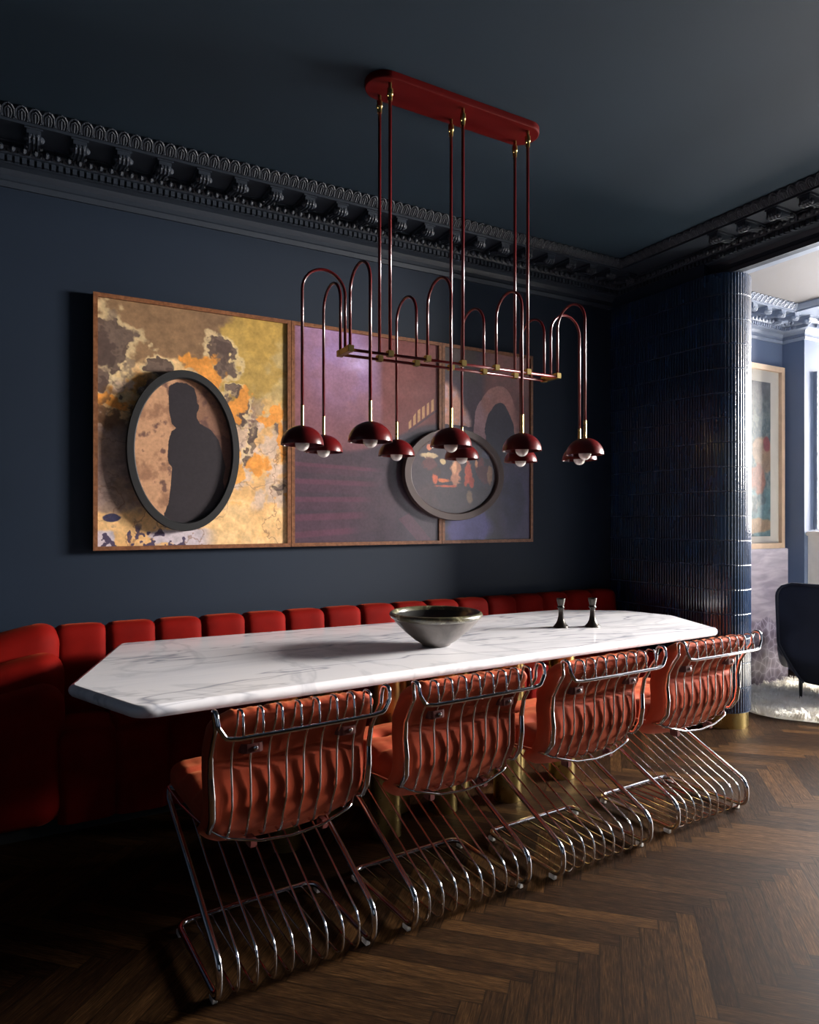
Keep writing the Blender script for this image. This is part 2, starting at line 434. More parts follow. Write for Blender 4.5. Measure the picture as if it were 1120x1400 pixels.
def ornament(bm, path, inset, detail=True):
    for si, (a, b, d, n) in enumerate(frames(path)):
        Ls = (b-a).length
        def W3(s, dd, z): 
            p = a+d*s+n*dd; return (p.x, p.y, ZC+z)
        def obox(s0, s1, d0, d1, z0, z1, taper=0):
            v = [bm.verts.new(W3(s, q, z)) for s, q, z in ((s0,d0,z0),(s1,d0,z0),(s1,d1-taper,z0),(s0,d1-taper,z0),(s0,d0,z1),(s1,d0,z1),(s1,d1,z1),(s0,d1,z1))]
            for f in ((0,3,2,1),(4,5,6,7),(0,1,5,4),(1,2,6,5),(2,3,7,6),(3,0,4,7)): bm.faces.new([v[i] for i in f])
        # dentils
        s = .03
        while s < Ls-.03:
            obox(s, s+.019, .07, .094, -.126, -.1); s += .030
        # beads
        s = .03
        while s < Ls-.03:
            c = Vector(W3(s, .124, -.080)); 
            m4 = Matrix.Translation(c) @ Matrix.Diagonal((.0135, .0135, .017, 1))
            ball(bm, m4, 8, 6)
            c = Vector(W3(s+.023, .108, -.083)); m4 = Matrix.Translation(c) @ Matrix.Diagonal((.004, .004, .014, 1))
            ball(bm, m4, 6, 4)
            s += .046
        # modillions: scrolled brackets
        s = .035+inset
        while s < Ls-.05:
            prof = [(.12,-.052),(.12,-.070),(.16,-.076),(.20,-.080),(.24,-.092),(.262,-.104),(.282,-.108),(.297,-.100),(.302,-.080),(.302,-.062),(.302,-.052)]
            hw = .028
            L0 = [bm.verts.new(W3(s-hw, q, z)) for q, z in prof]; L1 = [bm.verts.new(W3(s+hw, q, z)) for q, z in prof]
            for k in range(len(prof)-1): bm.faces.new((L0[k], L0[k+1], L1[k+1], L1[k]))
            bm.faces.new(L0[::-1]); bm.faces.new(L1)
            obox(s-hw-.008, s+hw+.008, .12, .306, -.062, -.05)
            if detail:
                for off in (-.017, 0, .017):
                    tube(bm, [W3(s+off, q, z-.001) for q, z in prof[1:9]], .006, 5)
                for e in (-1, 1):
                    for q, z, r in ((.280, -.092, .016), (.16, -.072, .012)):
                        c = Vector(W3(s+e*hw, q, z)); ball(bm, Matrix.Translation(c) @ Matrix.Scale(r, 4), 8, 5)
                for e in (-.014, .014, 0):
                    c = Vector(W3(s+e, .301, -.088)); ball(bm, Matrix.Translation(c) @ Matrix.Scale(.009, 4), 6, 5)
            s += .184
        # leaf band
        s = .02
        if detail:
            while s < Ls-.02:
                def B(ds, t):  # point on the ovolo, t 0 bottom 1 top
                    return W3(s+ds, .325+.040*t+.004, -.046+.042*t)
                for e in (-1, 1):
                    tube(bm, [B(e*.020, 0), B(e*.0235, .3), B(e*.022, .65), B(e*.012, .9), B(0, .98)], .0042, 5)
                    tube(bm, [B(e*.008, 0), B(e*.013, .3), B(e*.011, .6), B(0, .76)], .0034, 5)
                tube(bm, [B(0, 0), B(0, .62)], .0045, 5)
                c = Vector(B(.0255, .12)); ball(bm, Matrix.Translation(c) @ Matrix.Scale(.006, 4), 6, 4)
                s += .051
def cornice(name, path, m, inset=0):
    bm = bmesh.new(); sweep_profile(bm, path, PROF); ornament(bm, path, inset)
    recalc(bm); o = struct(name, bm, m); return o
# path goes so that the room is on the right-hand side
cornice('trim_1', [(-1.0, W), (XR, W), (XR, -1.0)], M['cornice'], inset=1.0)
cornice('trim_2', [(XR+.12, W-.012), (5.9, W-.012), (5.9, LRY), (7.6, LRY)], M['lr_cornice'], inset=.1)

# tiled wall end with brass foot
def tiled():
    cx, cy, r = 3.985, 2.940, .178
    base = []
    y = W
    step = .0205
    pts = []
    # flat part from back wall to the curve, then the half round, then back
    L1 = W-cy; L2 = PI*r; tot = L1*2+L2
    def at(s, off):
        if s < L1: return (cx-r-off, W-s)
        if s < L1+L2:
            a = PI+(s-L1)/r; return (cx+(r+off)*math.cos(a), cy+(r+off)*math.sin(a))
        return (cx+r+off, cy+(s-L1-L2))
    n = int(tot/step); sub = 6
    bm = bmesh.new(); bg = bmesh.new()
    rowh = .1555; z = .105; rows = []; j = 0
    while z < OPZ:
        z1 = min(OPZ-.0005, z+rowh); rows.append((z, z1)); z += rowh
    for (z0, z1) in rows:
        jit = random.uniform(-.0006, .0006)
        for band in ([(z0+.0016, -.004), (z0+.0022, -.0008)], [(z0+.0022, -.0008), (z0+.004, 0)], [(z0+.004, 0), (z1-.004, 0)], [(z1-.004, 0), (z1-.0022, -.0008)], [(z1-.0022, -.0008), (z1-.0016, -.004)]):
            ring = []
            for zz, o in band:
                line = []
                for i in range(n*sub+1):
                    s = tot*i/(n*sub); t = (i % sub)/sub
                    rib = .0036*abs(math.sin(PI*t))**.7 if o > -.003 else 0
                    line.append(bm.verts.new((*at(s, o+rib+jit), zz)))
                ring.append(line)
            for a, b in zip(ring, ring[1:]):
                for i in range(n*sub): bm.faces.new((a[i], b[i], b[i+1], a[i+1]))
    a = []; b = []
    for i in range(200):
        s = tot*i/199; p = at(s, -.0025); a.append(bg.verts.new((*p, .10))); b.append(bg.verts.new((*p, OPZ)))
    for i in range(199): bg.faces.new((a[i], b[i], b[i+1], a[i+1]))
    bg.faces.new(a); bg.faces.new(b)
    recalc(bm); recalc(bg)
    bm2 = bmesh.new(); a = []; b = []
    for i in range(160):
        s = tot*i/159; p = at(s, -.012); a.append(bm2.verts.new((*p, 0.0))); b.append(bm2.verts.new((*p, .103)))
    for i in range(159): bm2.faces.new((a[i], b[i], b[i+1], a[i+1]))
    bm2.faces.new(b); bm2.faces.new(a); recalc(bm2)
    o = struct('wall_tiled', bm, M['tile'], True)
    g = link('grout', bg, M['grout'], o)
    struct('baseboard_tiled', bm2, M['brass'], 'auto')
    # capping between tile and ceiling
    struct('wall_over_tile', boxes(((XR-.08, cy, OPZ+.001), (XR, W, ZC))), M['paint'])
tiled()

# ------------------------------------------------------------ artworks
def vnoise(u, v, f, seed):
    r = np.random.RandomState(seed); G = r.rand(130, 130)
    x = (u*f) % 128; y = (v*f) % 128
    xi = x.astype(int); yi = y.astype(int); fx = x-xi; fy = y-yi
    fx = fx*fx*(3-2*fx); fy = fy*fy*(3-2*fy)
    return (G[yi,xi]*(1-fx)+G[yi,xi+1]*fx)*(1-fy)+(G[yi+1,xi]*(1-fx)+G[yi+1,xi+1]*fx)*fy
def fbm(u, v, f, seed, oct=5):
    a = 0; w = .5; t = 0
    for k in range(oct):
        a = a+w*vnoise(u+k*.37, v+k*.71, f*2**k, seed+k); t += w; w *= .55
    return a/t
def sm(x, a, b):
    t = np.clip((x-a)/(b-a), 0, 1); return t*t*(3-2*t)
def lay(col, m, c):
    m = np.clip(m, 0, 1)[..., None]; return col*(1-m)+np.array(c, float)*m
def blob(u, v, cx, cy, rx, ry, n, k=.35, soft=.12):
    d = np.sqrt(((u-cx)/rx)**2+((v-cy)/ry)**2)+k*(n-.5)*2
    return 1-sm(d, 1-soft, 1+soft)
def poly_mask(u, v, P):
    ins = np.zeros(u.shape, bool); n = len(P)
    for i in range(n):
        x0,y0 = P[i]; x1,y1 = P[(i+1) % n]
        c = ((y0 > v) != (y1 > v)) & (u < (x1-x0)*(v-y0)/((y1-y0)+1e-12)+x0)
        ins ^= c
    return ins.astype(float)
def lin_arr(c):
    c = np.clip(c/255., 0, 1); return np.where(c <= .04045, c/12.92, ((c+.055)/1.055)**2.4)

def art1(u, v, a):
    n1 = fbm(u, v*a, 6, 1); n2 = fbm(u, v*a, 12, 9); n3 = fbm(u, v*a, 3, 21); n4 = fbm(u, v*a, 26, 33, 3)
    ridge = np.abs(fbm(u+.1*n2, v*a, 5, 55)-.5)
    col = np.zeros(u.shape+(3,))+np.array((226, 176, 116.))
    col = lay(col, sm(n1, .45, .6)*.8, (236, 196, 142))
    col = lay(col, sm(n3, .5, .62)*(v < .8)*.8, (196, 168, 150))
    q = v+.10*(n1-.5)*2; p = u+.10*(n2-.5)*2
    # pale plaster across the middle
    mid = sm(q, .28, .36)*(1-sm(q, .80, .88))
    col = lay(col, mid*sm(n2+.3*(n1-.5), .42, .56)*.85, (205, 178, 160))
    col = lay(col, mid*sm(n1, .56, .62)*.9, (228, 158, 72))
    col = lay(col, mid*sm(n3*.5+n2*.5, .57, .62)*.9, (120, 92, 84))
    # right ochre
    col = lay(col, sm(p, .58, .66)*(1-sm(q, .34, .42))*.9, (176, 142, 66))
    col = lay(col, sm(p, .75, .9)*sm(n1, .45, .6)*(1-sm(q, .5, .6))*.6, (200, 176, 130))
    # top-left brown
    col = lay(col, (1-sm(p, .60, .68))*(1-sm(q+.10*(p-.3), .24, .27)), (138, 106, 76))
    col = lay(col, (1-sm(p, .60, .68))*(1-sm(q, .2, .3))*sm(n3, .4, .7)*.5, (112, 86, 64))
    # dark patches with pale halo
    wu = u+.11*(fbm(u, v*a, 5, 201)-.5)*2+.03*(n4-.5)*2; wv = v+.11*(fbm(u, v*a, 5, 211)-.5)*2+.03*(fbm(u, v*a, 24, 221, 3)-.5)*2
    for cx, cy, rx, ry in ((.05, .22, .13, .12), (.63, .17, .075, .085), (.30, .25, .05, .04), (.74, .43, .045, .05), (.02, .36, .07, .07), (.67, .33, .04, .02), (.80, .53, .02, .045), (.955, .50, .04, .03), (.93, .73, .035, .03), (.02, .46, .03, .05), (.19, .60, .03, .02), (.78, .61, .03, .02)):
        col = lay(col, blob(wu, wv, cx, cy, rx*1.35, ry*1.35, n2, .5)*.8, (214, 188, 142))
        col = lay(col, blob(wu, wv, cx, cy, rx, ry, n2, .55, .06), (92, 74, 64))
        col = lay(col, blob(wu, wv, cx, cy, rx*.9, ry*.9, n4, 1.0, .2)*.6, (128, 106, 92))
        col = lay(col, blob(wu, wv, cx+.01, cy+.02, rx*.6, ry*.7, n1, 1.1, .1)*.6, (70, 54, 50))
    for cx, cy, rx, ry in ((.52, .29, .09, .07), (.71, .40, .06, .06), (.86, .46, .05, .03), (.08, .44, .06, .03), (.94, .40, .04, .05), (.82, .64, .07, .05), (.97, .52, .03, .06)):
        col = lay(col, blob(wu, wv, cx, cy, rx, ry, n2, .9, .15)*.9, (230, 148, 60))
    # left violet grey fall
    col = lay(col, (1-sm(p, .14, .24))*sm(q, .48, .54)*(1-sm(q, .84, .87))*.85, (140, 118, 110))
    col = lay(col, (1-sm(p, .18, .3))*sm(q, .36, .4)*(1-sm(q, .5, .56))*sm(n2, .42, .5)*.8, (110, 74, 44))
    # bottom bright, with blue white flakes
    col = lay(col, sm(v, .84, .9)*(1-sm(v, .93, .96))*(.6), (238, 190, 130))
    fl = sm(v+.05*(n2-.5), .925, .94)*sm(n1, .44, .5)*(1-sm(u, .5, .62))
    col = lay(col, fl*.9, (196, 184, 196))
    col = lay(col, sm(v+.05*(n2-.5), .90, .94)*sm(n4, .60, .64)*(1-sm(u, .5, .62)), (74, 62, 84))
    col = lay(col, blob(u, v, .07, .885, .035, .015, n2, .6), (60, 56, 84))
    crack = (1-sm(np.abs(fbm(u, v*a, 4, 77, 6)-.5), .003, .012))*sm(v, .35, .5)
    col = lay(col, crack*.5, (120, 84, 62))
    col = lay(col, sm(ridge, .0, .02)*0+(1-sm(ridge, .004, .02))*mid*.35, (100, 78, 70))
    return col*(.86+.28*n4[..., None])

def art2(u, v, a):
    n1 = fbm(u, v*a, 4, 3); n2 = fbm(u, v*a, 14, 5); st = fbm(u, v*a*.2, 20, 8)
    col = np.zeros(u.shape+(3,))+np.array((126, 84, 92.))
    col = lay(col, sm(u, .15, .5)*(1-sm(v, .55, .6))*.5, (110, 74, 78))
    ls = (1-sm(np.abs(u-.26-.30*v)/(.34+.1*n1), .2, 1))*(1-sm(v, .1, .52))
    col = lay(col, ls*.85, (168, 138, 190)); 
    col = lay(col, (1-sm(np.hypot((u-.42)/.16, (v-.13)/.10), .1, 1))*.7, (205, 182, 226))
    col = lay(col, sm(u, .56, .60)*(1-sm(v, .48, .52))*.8, (118, 66, 62))
    col = lay(col, sm(n1, .5, .7)*(1-sm(v, .4, .5))*.3, (150, 100, 96))
    # dim hall below the landing
    edge = .56-.16*sm(u, .35, 1)
    low = sm(v+.01*(n2-.5), edge-.01, edge+.02)
    col = lay(col, low, (70, 58, 68)); col = lay(col, low*sm(n1, .4, .7)*.5, (84, 66, 74))
    # stair treads catching light from the left
    for k, (y, h, l) in enumerate(((.635, .012, .62), (.715, .016, .60), (.80, .016, .55), (.885, .022, .52), (.965, .02, .45))):
        yy = y+(.03-.02*k)*u+.0
        col = lay(col, (1-sm(np.abs(v-yy), h*.5, h))*(1-sm(u, l*.7, l))*low*.8, (100, 62, 78))
        col = lay(col, (1-sm(np.abs(v-yy-h*1.9), h*.6, h*1.8))*(1-sm(u, l*.5, l))*low*.4, (92, 60, 76))
    col = lay(col, poly_mask(u, v, [(.78,.86),(.95,1.0),(.84,1.0),(.70,.89)])*.5, (104, 64, 78))
    # lit balusters
    yb = .44-.09*(u-.78)/.2
    bal = ((u-.775) % .034 < .019)*(u > .775)*(u < .975)
    topb = .395-.11*(u-.78)/.2; hgt = .035+.035*sm(u, .77, .85)
    col = lay(col, bal*(v < topb+.042)*(v > topb+.034-hgt*.75)*.8, (214, 168, 116))
    col = lay(col, (np.abs(v-(topb+.052)) < .006)*(u > .77)*(u < .99)*.8, (80, 60, 70))
    return col*(.9+.2*n2[..., None])

def art3(u, v, a):
    n1 = fbm(u, v*a, 4, 13); n2 = fbm(u, v*a, 14, 15)
    p = u+.05*(n1-.5)*2
    col = np.zeros(u.shape+(3,))+np.array((82, 66, 78.))
    col = lay(col, (1-sm(v, .3, .42))*sm(u, .4, .5), (122, 76, 74))
    col = lay(col, (1-sm(v, .10, .2))*(1-sm(u, .3, .45)), (86, 76, 74))
    # pale vault on the left
    vl = blob(u, v, -.05, .42, .36, .24, n1, .15, .1)*(v < .40+.02*(n2-.5))*1.
    col = lay(col, vl, (226, 168, 146)); col = lay(col, vl*sm(n2, .45, .65)*.6, (190, 170, 186))
    # arch
    aw = lambda cx, w, top: ((np.abs(p-cx) < w)*(v > top+w*.9)) + ((np.hypot(p-cx, (v-(top+w*.9))/ .9) < w)*(v <= top+w*.9))
    out = np.clip(aw(.62, .27, .17), 0, 1)*(v < .62); inn = np.clip(aw(.64, .165, .26), 0, 1)*(v < .66)
    col = lay(col, out*.9, (176, 122, 114)); col = lay(col, out*sm(n1, .4, .6)*.6*(p < .62), (176, 146, 160))
    col = lay(col, inn, (52, 46, 58))
    col = lay(col, sm(p, .80, .88)*sm(v, .18, .24), (100, 64, 62))
    col = lay(col, sm(v+.05*(n1-.5), .54, .62), (62, 54, 70))
    col = lay(col, sm(v, .45, .7)*sm(p, .6, .8)*.8, (68, 62, 92))
    bl = blob(u, v, .30, .93, .26, .13, n1, .35, .2)
    col = lay(col, bl*.85, (92, 84, 150)); col = lay(col, blob(u, v, .8, .80, .14, .16, n1, .4, .2)*.6, (44, 42, 60))
    return col*(.88+.24*n2[..., None])

def artoval1(x, y):
    u = x*.5+.5; v = y*.5+.5
    n1 = fbm(u, v*1.4, 6, 41); n2 = fbm(u, v*1.4, 14, 45)
    col = np.zeros(u.shape+(3,))+np.array((150, 108, 82.))
    col = lay(col, sm(n1+.25*(.5-u), .42, .62), (196, 148, 112))
    col = lay(col, sm(n2*.6+n1*.4+.25*(u-.5), .5, .64)*.85, (92, 64, 58))
    col = lay(col, sm(u, .55, .9)*.45, (96, 66, 60))
    P = [(450,560),(452,520),(488,498),(535,498),(576,520),(588,560),(589,590),(600,600),(598,622),(588,640),(588,664),(604,690),(660,718),(700,768),(722,850),(735,900),(722,960),(728,1010),(720,1080),(660,1160),(540,1230),(420,1170),(430,1130),(450,1080),(460,1000),(467,910),(450,890),(445,860),(450,780),(465,735),(487,720),(466,700),(452,640)]
    m = poly_mask(x, y, [((a-527)/240., (b-828)/352.) for a, b in P])
    return lay(col, m, (44, 38, 42))*(.93+.14*n2[..., None])
def artoval2(x, y):
    u = x*.5+.5; v = y*.5+.5
    n1 = fbm(u, v*.8, 5, 61); n2 = fbm(u, v*.8, 18, 65)
    col = np.zeros(u.shape+(3,))+np.array((70, 58, 64.))
    col = lay(col, sm(u, .5, .8)*(1-sm(v, .4, .8))*.5, (58, 56, 72))
    col = lay(col, sm(n1, .45, .65)*.4, (84, 62, 62))
    B = [(.22,.17,.03,.045,(200,120,90)),(.22,.27,.075,.04,(196,170,130)),(.36,.12,.03,.045,(190,116,90)),(.37,.24,.04,.07,(60,50,56)),(.37,.34,.035,.04,(206,180,130)),
         (.22,.38,.08,.07,(92,56,56)),(.50,.24,.03,.04,(190,120,92)),(.52,.45,.06,.18,(186,126,96)),(.50,.40,.03,.10,(214,160,120)),(.64,.30,.03,.04,(190,130,96)),(.66,.48,.045,.16,(190,82,56)),
         (.70,.60,.03,.07,(170,66,46)),(.28,.55,.03,.08,(190,92,60)),(.38,.58,.06,.03,(206,112,66)),(.40,.65,.12,.018,(178,84,58)),(.80,.38,.06,.10,(110,56,56)),(.76,.34,.02,.05,(196,140,104)),
         (.85,.50,.08,.14,(86,50,54)),(.92,.48,.03,.12,(140,104,80)),(.68,.80,.035,.10,(120,96,74)),(.30,.47,.05,.05,(70,52,50)),(.88,.22,.05,.05,(74,72,90))]
    for cx, cy, rx, ry, c in B: col = lay(col, blob(u, v, cx, cy, rx, ry, n2, .6, .2)*.95, tuple(min(255, q*1.12) for q in c))
    return col*(.88+.24*n2[..., None])

def color_mesh(name, P, cols, nx, ny, keep=None):
    """grid of points P (ny,nx,3) with a colour per point"""
    me = bpy.data.meshes.new(name)
    idx = np.arange(nx*ny).reshape(ny, nx)
    f = np.stack([idx[:-1,:-1], idx[1:,:-1], idx[1:,1:], idx[:-1,1:]], -1).reshape(-1, 4)
    me.vertices.add(nx*ny); me.vertices.foreach_set('co', P.reshape(-1))
    me.loops.add(len(f)*4); me.loops.foreach_set('vertex_index', f.reshape(-1))
    me.polygons.add(len(f)); me.polygons.foreach_set('loop_start', np.arange(len(f))*4); me.polygons.foreach_set('loop_total', np.full(len(f), 4))
    me.update(calc_edges=True)
    a = me.color_attributes.new('Col', 'FLOAT_COLOR', 'POINT')
    rgba = np.ones((nx*ny, 4)); rgba[:, :3] = lin_arr(cols.reshape(-1, 3)); a.data.foreach_set('color', rgba.reshape(-1))
    return me

def framed(x0, x1, z0, z1, fn, name, label, res=330, gloss=False, fw=.020):
    yf = W-.045; yb = W-.002
    t = thing('framed_print', label, 'picture', ((x0+x1)/2, W, z0))
    cx, cz = (x0+x1)/2, z0
    w = (x1-x0)/2; h = z1-z0
    yb2 = -.002; yf2 = -.048
    fr = boxes(((-w, yf2, 0), (-w+fw, yb2, h)), ((w-fw, yf2, 0), (w, yb2, h)), ((-w+fw, yf2, 0), (w-fw, yb2, fw)), ((-w+fw, yf2, h-fw), (w-fw, yb2, h)))
    link('frame', fr, M['wood'], t)
    nx = res; ny = int(res*h/(2*w)); u, v = np.meshgrid(np.linspace(0, 1, nx), np.linspace(0, 1, ny))
    cols = fn(u, v, h/(2*w))
    P = np.stack([-w+fw+u*(2*w-2*fw), np.full(u.shape, -.036), h-fw-v*(h-2*fw)], -1)
    link('print', color_mesh('print', P, cols, nx, ny), M['print_gloss' if gloss else 'print'], t)
    return t
PX = [.293, 1.308, 2.305, 3.037]; PZ0, PZ1 = 1.174, 2.444
framed(PX[0], PX[1]-.003, PZ0, PZ1, art1, 'a', 'largest framed print of peeling ochre plaster on the dark blue wall, left of the row', 460)
framed(PX[1], PX[2]-.003, PZ0, PZ1, art2, 'b', 'framed purple and brown stairwell print, middle of the row above the banquette', 360, True)
framed(PX[2], PX[3], PZ0, PZ1, art3, 'c', 'narrow framed print of an arch with a violet patch, right end of the row', 300, True)

def oval(cx, cz, rx, rz, irx, irz, fn, m, label, res=260):
    t = thing('oval_frame', label, 'picture', (cx, W-.05, cz))
    prof = [(1.0, 0.0), (1.0, -.034), (.95, -.040), (.12, -.040), (.0, -.034), (0, -.016), (0, 0)]
    n = 96; bm = bmesh.new(); rings = []
    for i in range(n):
        a = 2*PI*i/n; rings.append([bm.verts.new(((irx+(rx-irx)*k)*math.cos(a), y, (irz+(rz-irz)*k)*math.sin(a))) for k, y in prof])
    for i in range(n):
        A = rings[i]; B = rings[(i+1) % n]
        for k in range(len(prof)): k2 = (k+1) % len(prof); bm.faces.new((A[k], A[k2], B[k2], B[k]))
    recalc(bm); link('frame', bm, m, t, 'auto')
    nr, na = res//2, res*2
    r, a = np.meshgrid(np.linspace(0, 1, nr), np.linspace(0, 2*PI, na))
    x = r*np.cos(a); y = r*np.sin(a); cols = fn(x, -y)
    P = np.stack([x*irx*1.01, np.full(x.shape, -.014), y*irz*1.01], -1)
    link('picture', color_mesh('picture', P, cols, nr, na), M['print_gloss'] if fn is artoval2 else M['print'], t)
oval(.722, 1.682, .282, .415, .243, .372, artoval1, M['black_frame'], 'upright oval black frame holding a dark silhouette of a person on sepia')
oval(2.385, 1.612, .375, .292, .325, .246, artoval2, M['grey_frame'], 'wide oval taupe frame with a dim group scene, overlapping two prints')

# ------------------------------------------------------------ table
def table():
    t = thing('dining_table', 'long white veined marble dining table on a cluster of brass columns', 'table', (1.8, 2.85, 0))
    out = [(.128, 2.675), (.300, 2.240), (3.215, 2.378), (3.412, 2.835), (3.335, 3.140), (2.985, 3.385), (.385, 3.475)]
    rad = [.07, .09, .05, .05, .05, .06, .05]
    P = fillet([(x-1.8, y-2.85, 0) for x, y in out], rad, True, 8)
    N = len(P)
    def inset(d):
        R = []
        for i in range(N):
            a = P[(i-1) % N]; b = P[(i+1) % N]; tt = (b-a).normalized(); n = Vector((-tt.y, tt.x, 0)); R.append(P[i]+n*d)
        return R
    prof = [(.024, .709), (.010, .712), (.002, .722), (0, .732), (.003, .741), (.010, .748), (.020, .7505)]
    bm = bmesh.new(); rings = []
    for d, z in prof: rings.append([bm.verts.new((p.x, p.y, z)) for p in inset(d)])
    for a, b in zip(rings, rings[1:]):
        for i in range(N): bm.faces.new((a[i], a[(i+1) % N], b[(i+1) % N], b[i]))
    bm.faces.new(rings[0][::-1]); bm.faces.new(rings[-1]); recalc(bm)
    o = link('tabletop', bm, M['marble'], t, 'auto')
    for p in o.data.polygons:
        if len(p.vertices) > 10: p.use_smooth = False
    for x, y in ((.925, 2.69), (1.33, 2.585), (1.675, 2.68), (2.01, 2.635), (2.43, 2.725), (1.20, 2.90), (1.49, 2.79), (1.87, 2.87), (2.29, 2.96)):
        r = .067
        link('column', lathe([(0, 0), (r-.001, 0), (r, .001), (r, .708), (r-.001, .7088), (0, .7088)], 48), M['brass'], t, 'auto', loc=(x-1.8, y-2.85, 0))
    return t
table()

# bowl and candlesticks
b = thing('bowl', 'wide dark bronze bowl with an olive rim, alone on the marble table', 'bowl', (1.645, 2.69, .7505))
R = .212
prof = [(0, .000), (.055, 0), (.066, .004), (.070, .012), (.10, .030), (.150, .072), (.188, .112), (.200, .128)]
inner = [(.196, .150), (.186, .128), (.15, .088), (.10, .05), (.05, .032), (0, .028)]
def wob(bm, amp, seed):
    for v in bm.verts:
        a = math.atan2(v.co.y, v.co.x); k = noise.noise(Vector((math.cos(a)*1.6, math.sin(a)*1.6, v.co.z*14+seed)))
        v.co.x *= 1+amp*k; v.co.y *= 1+amp*k; v.co.z += .25*amp*k*.15
    return bm
link('body', recalc(wob(lathe(prof+[(.200, .1285)], 64), .02, 3)), M['bowl'], b, True)
link('rim', recalc(wob(lathe([(.198, .126), (.209, .132), (.215, .142), (.212, .152), (.203, .157), (.196, .150), (.192, .138)], 64), .02, 3)), M['rim'], b, True)
link('lining', recalc(wob(lathe([(.194, .140)]+inner[1:], 64), .02, 3)), M['dark_glaze'], b, True)
def candle(x, y, label):
    t = thing('candlestick', label, 'candlestick', (x, y, .7505), 0, 'small dark candlesticks on the table')
    pr = [(0, 0), (.040, 0), (.041, .004), (.036, .010), (.027, .020), (.019, .036), (.014, .060), (.0125, .085), (.0135, .100), (.019, .104), (.020, .109), (.015, .113), (.0165, .120), (.021, .138), (.023, .150), (.0235, .154), (.021, .155), (.017, .150), (.014, .136), (0, .134)]
    link('stem', recalc(lathe(pr, 32)), M['pewter'], t, True)
candle(2.505, 2.815, 'flared dark bronze candlestick on the marble table, nearer the bowl')
candle(2.665, 2.745, 'flared dark bronze candlestick on the marble table, farther from the bowl')

# ------------------------------------------------------------ banquette
def banquette():
    t = thing('banquette', 'long channelled red velvet banquette along the blue wall', 'sofa', (1.8, W, 0))
    ox, oy = 1.8, W
    x_start, cw, n = .12, .2235, 16
    # (y, z) outline of each channel from the foot of the front face over the seat and the crest to the wall
    def chan(prof, name, x0, cnt, bul, m, rz=None):
        bm = bmesh.new()
        for c in range(cnt):
            xa = x0+c*cw; cols = 13; G = []
            for i in range(cols):
                s = i/(cols-1); e = abs(2*s-1); dip = (1-(1-e**4.5)**.55) if e < 1 else 1
                row = []
                for j, (y, z) in enumerate(prof):
                    a = prof[max(j-1, 0)]; bq = prof[min(j+1, len(prof)-1)]
                    ty, tz = bq[0]-a[0], bq[1]-a[1]; l = math.hypot(ty, tz) or 1
                    ny, nz = -tz/l, ty/l
                    w_ = noise.noise(Vector((xa*3+s, y*6, z*6)))*.003
                    d = -bul*dip+w_
                    row.append(bm.verts.new((xa+s*cw-ox, y+ny*d-oy, z+nz*d)))
                G.append(row)
            for i in range(cols-1):
                for j in range(len(prof)-1): bm.faces.new((G[i][j], G[i+1][j], G[i+1][j+1], G[i][j+1]))
        recalc(bm)
        return link(name, bm, m, t, True)
    def curve(pts, r): return [(p.y, p.z) for p in fillet([(0, y, z) for y, z in pts], r, False, 8)]
    def dense(pr):
        out = []
        for (a, b) in zip(pr, pr[1:]):
            k = max(1, int(math.hypot(b[0]-a[0], b[1]-a[1])/.03))
            for q in range(k): out.append((a[0]+(b[0]-a[0])*q/k, a[1]+(b[1]-a[1])*q/k))
        return out+[pr[-1]]
    front = dense(curve([(3.205, .05), (3.185, .20), (3.165, .44), (3.42, .45), (3.56, .435)], [0, .1, .07, .1, 0]))
    back = dense(curve([(3.50, .40), (3.545, .62), (3.565, .835), (3.715, .825), (3.725, .50)], [0, .2, .062, .05, 0]))
    chan(front, 'seat', x_start, n, .022, M['velvet'])
    chan(back, 'backrest', x_start, n, .020, M['velvet'])
    link('plinth', boxes(((-.35-ox, 3.26-oy, 0), (3.70-ox, 3.70-oy, .09))), M['plinth'], t)
    link('core', boxes(((.0-ox, 3.24-oy, .07), (3.69-ox, 3.60-oy, .40)), ((.0-ox, 3.60-oy, .07), (3.69-ox, 3.72-oy, .78))), M['velvet'], t)
    # stepped roll arm at the left end: three lobes going down towards the front
    for (y0, y1, zt, x1) in ((3.50, 3.735, .855, .150), (3.33, 3.56, .745, .155), (3.165, 3.41, .640, .150)):
        x0 = -.46; sx, sy, sz = x1-x0, y1-y0, zt-.05
        def df(x, y, z, cx=(x0+x1)/2, cy=(y0+y1)/2, cz=.05+sz/2, sz=sz):
            w_ = noise.noise(Vector((x*4, y*4, z*4+cy*9)))*.005
            return (cx+x+w_-ox, cy+y+w_-oy, cz+z-max(0, z)/sz*2*.16*max(0, .5-x/.61)**1.5)
        link('arm', soft_box(sx, sy, sz, 30, .105, df), M['velvet'], t, True)
banquette()

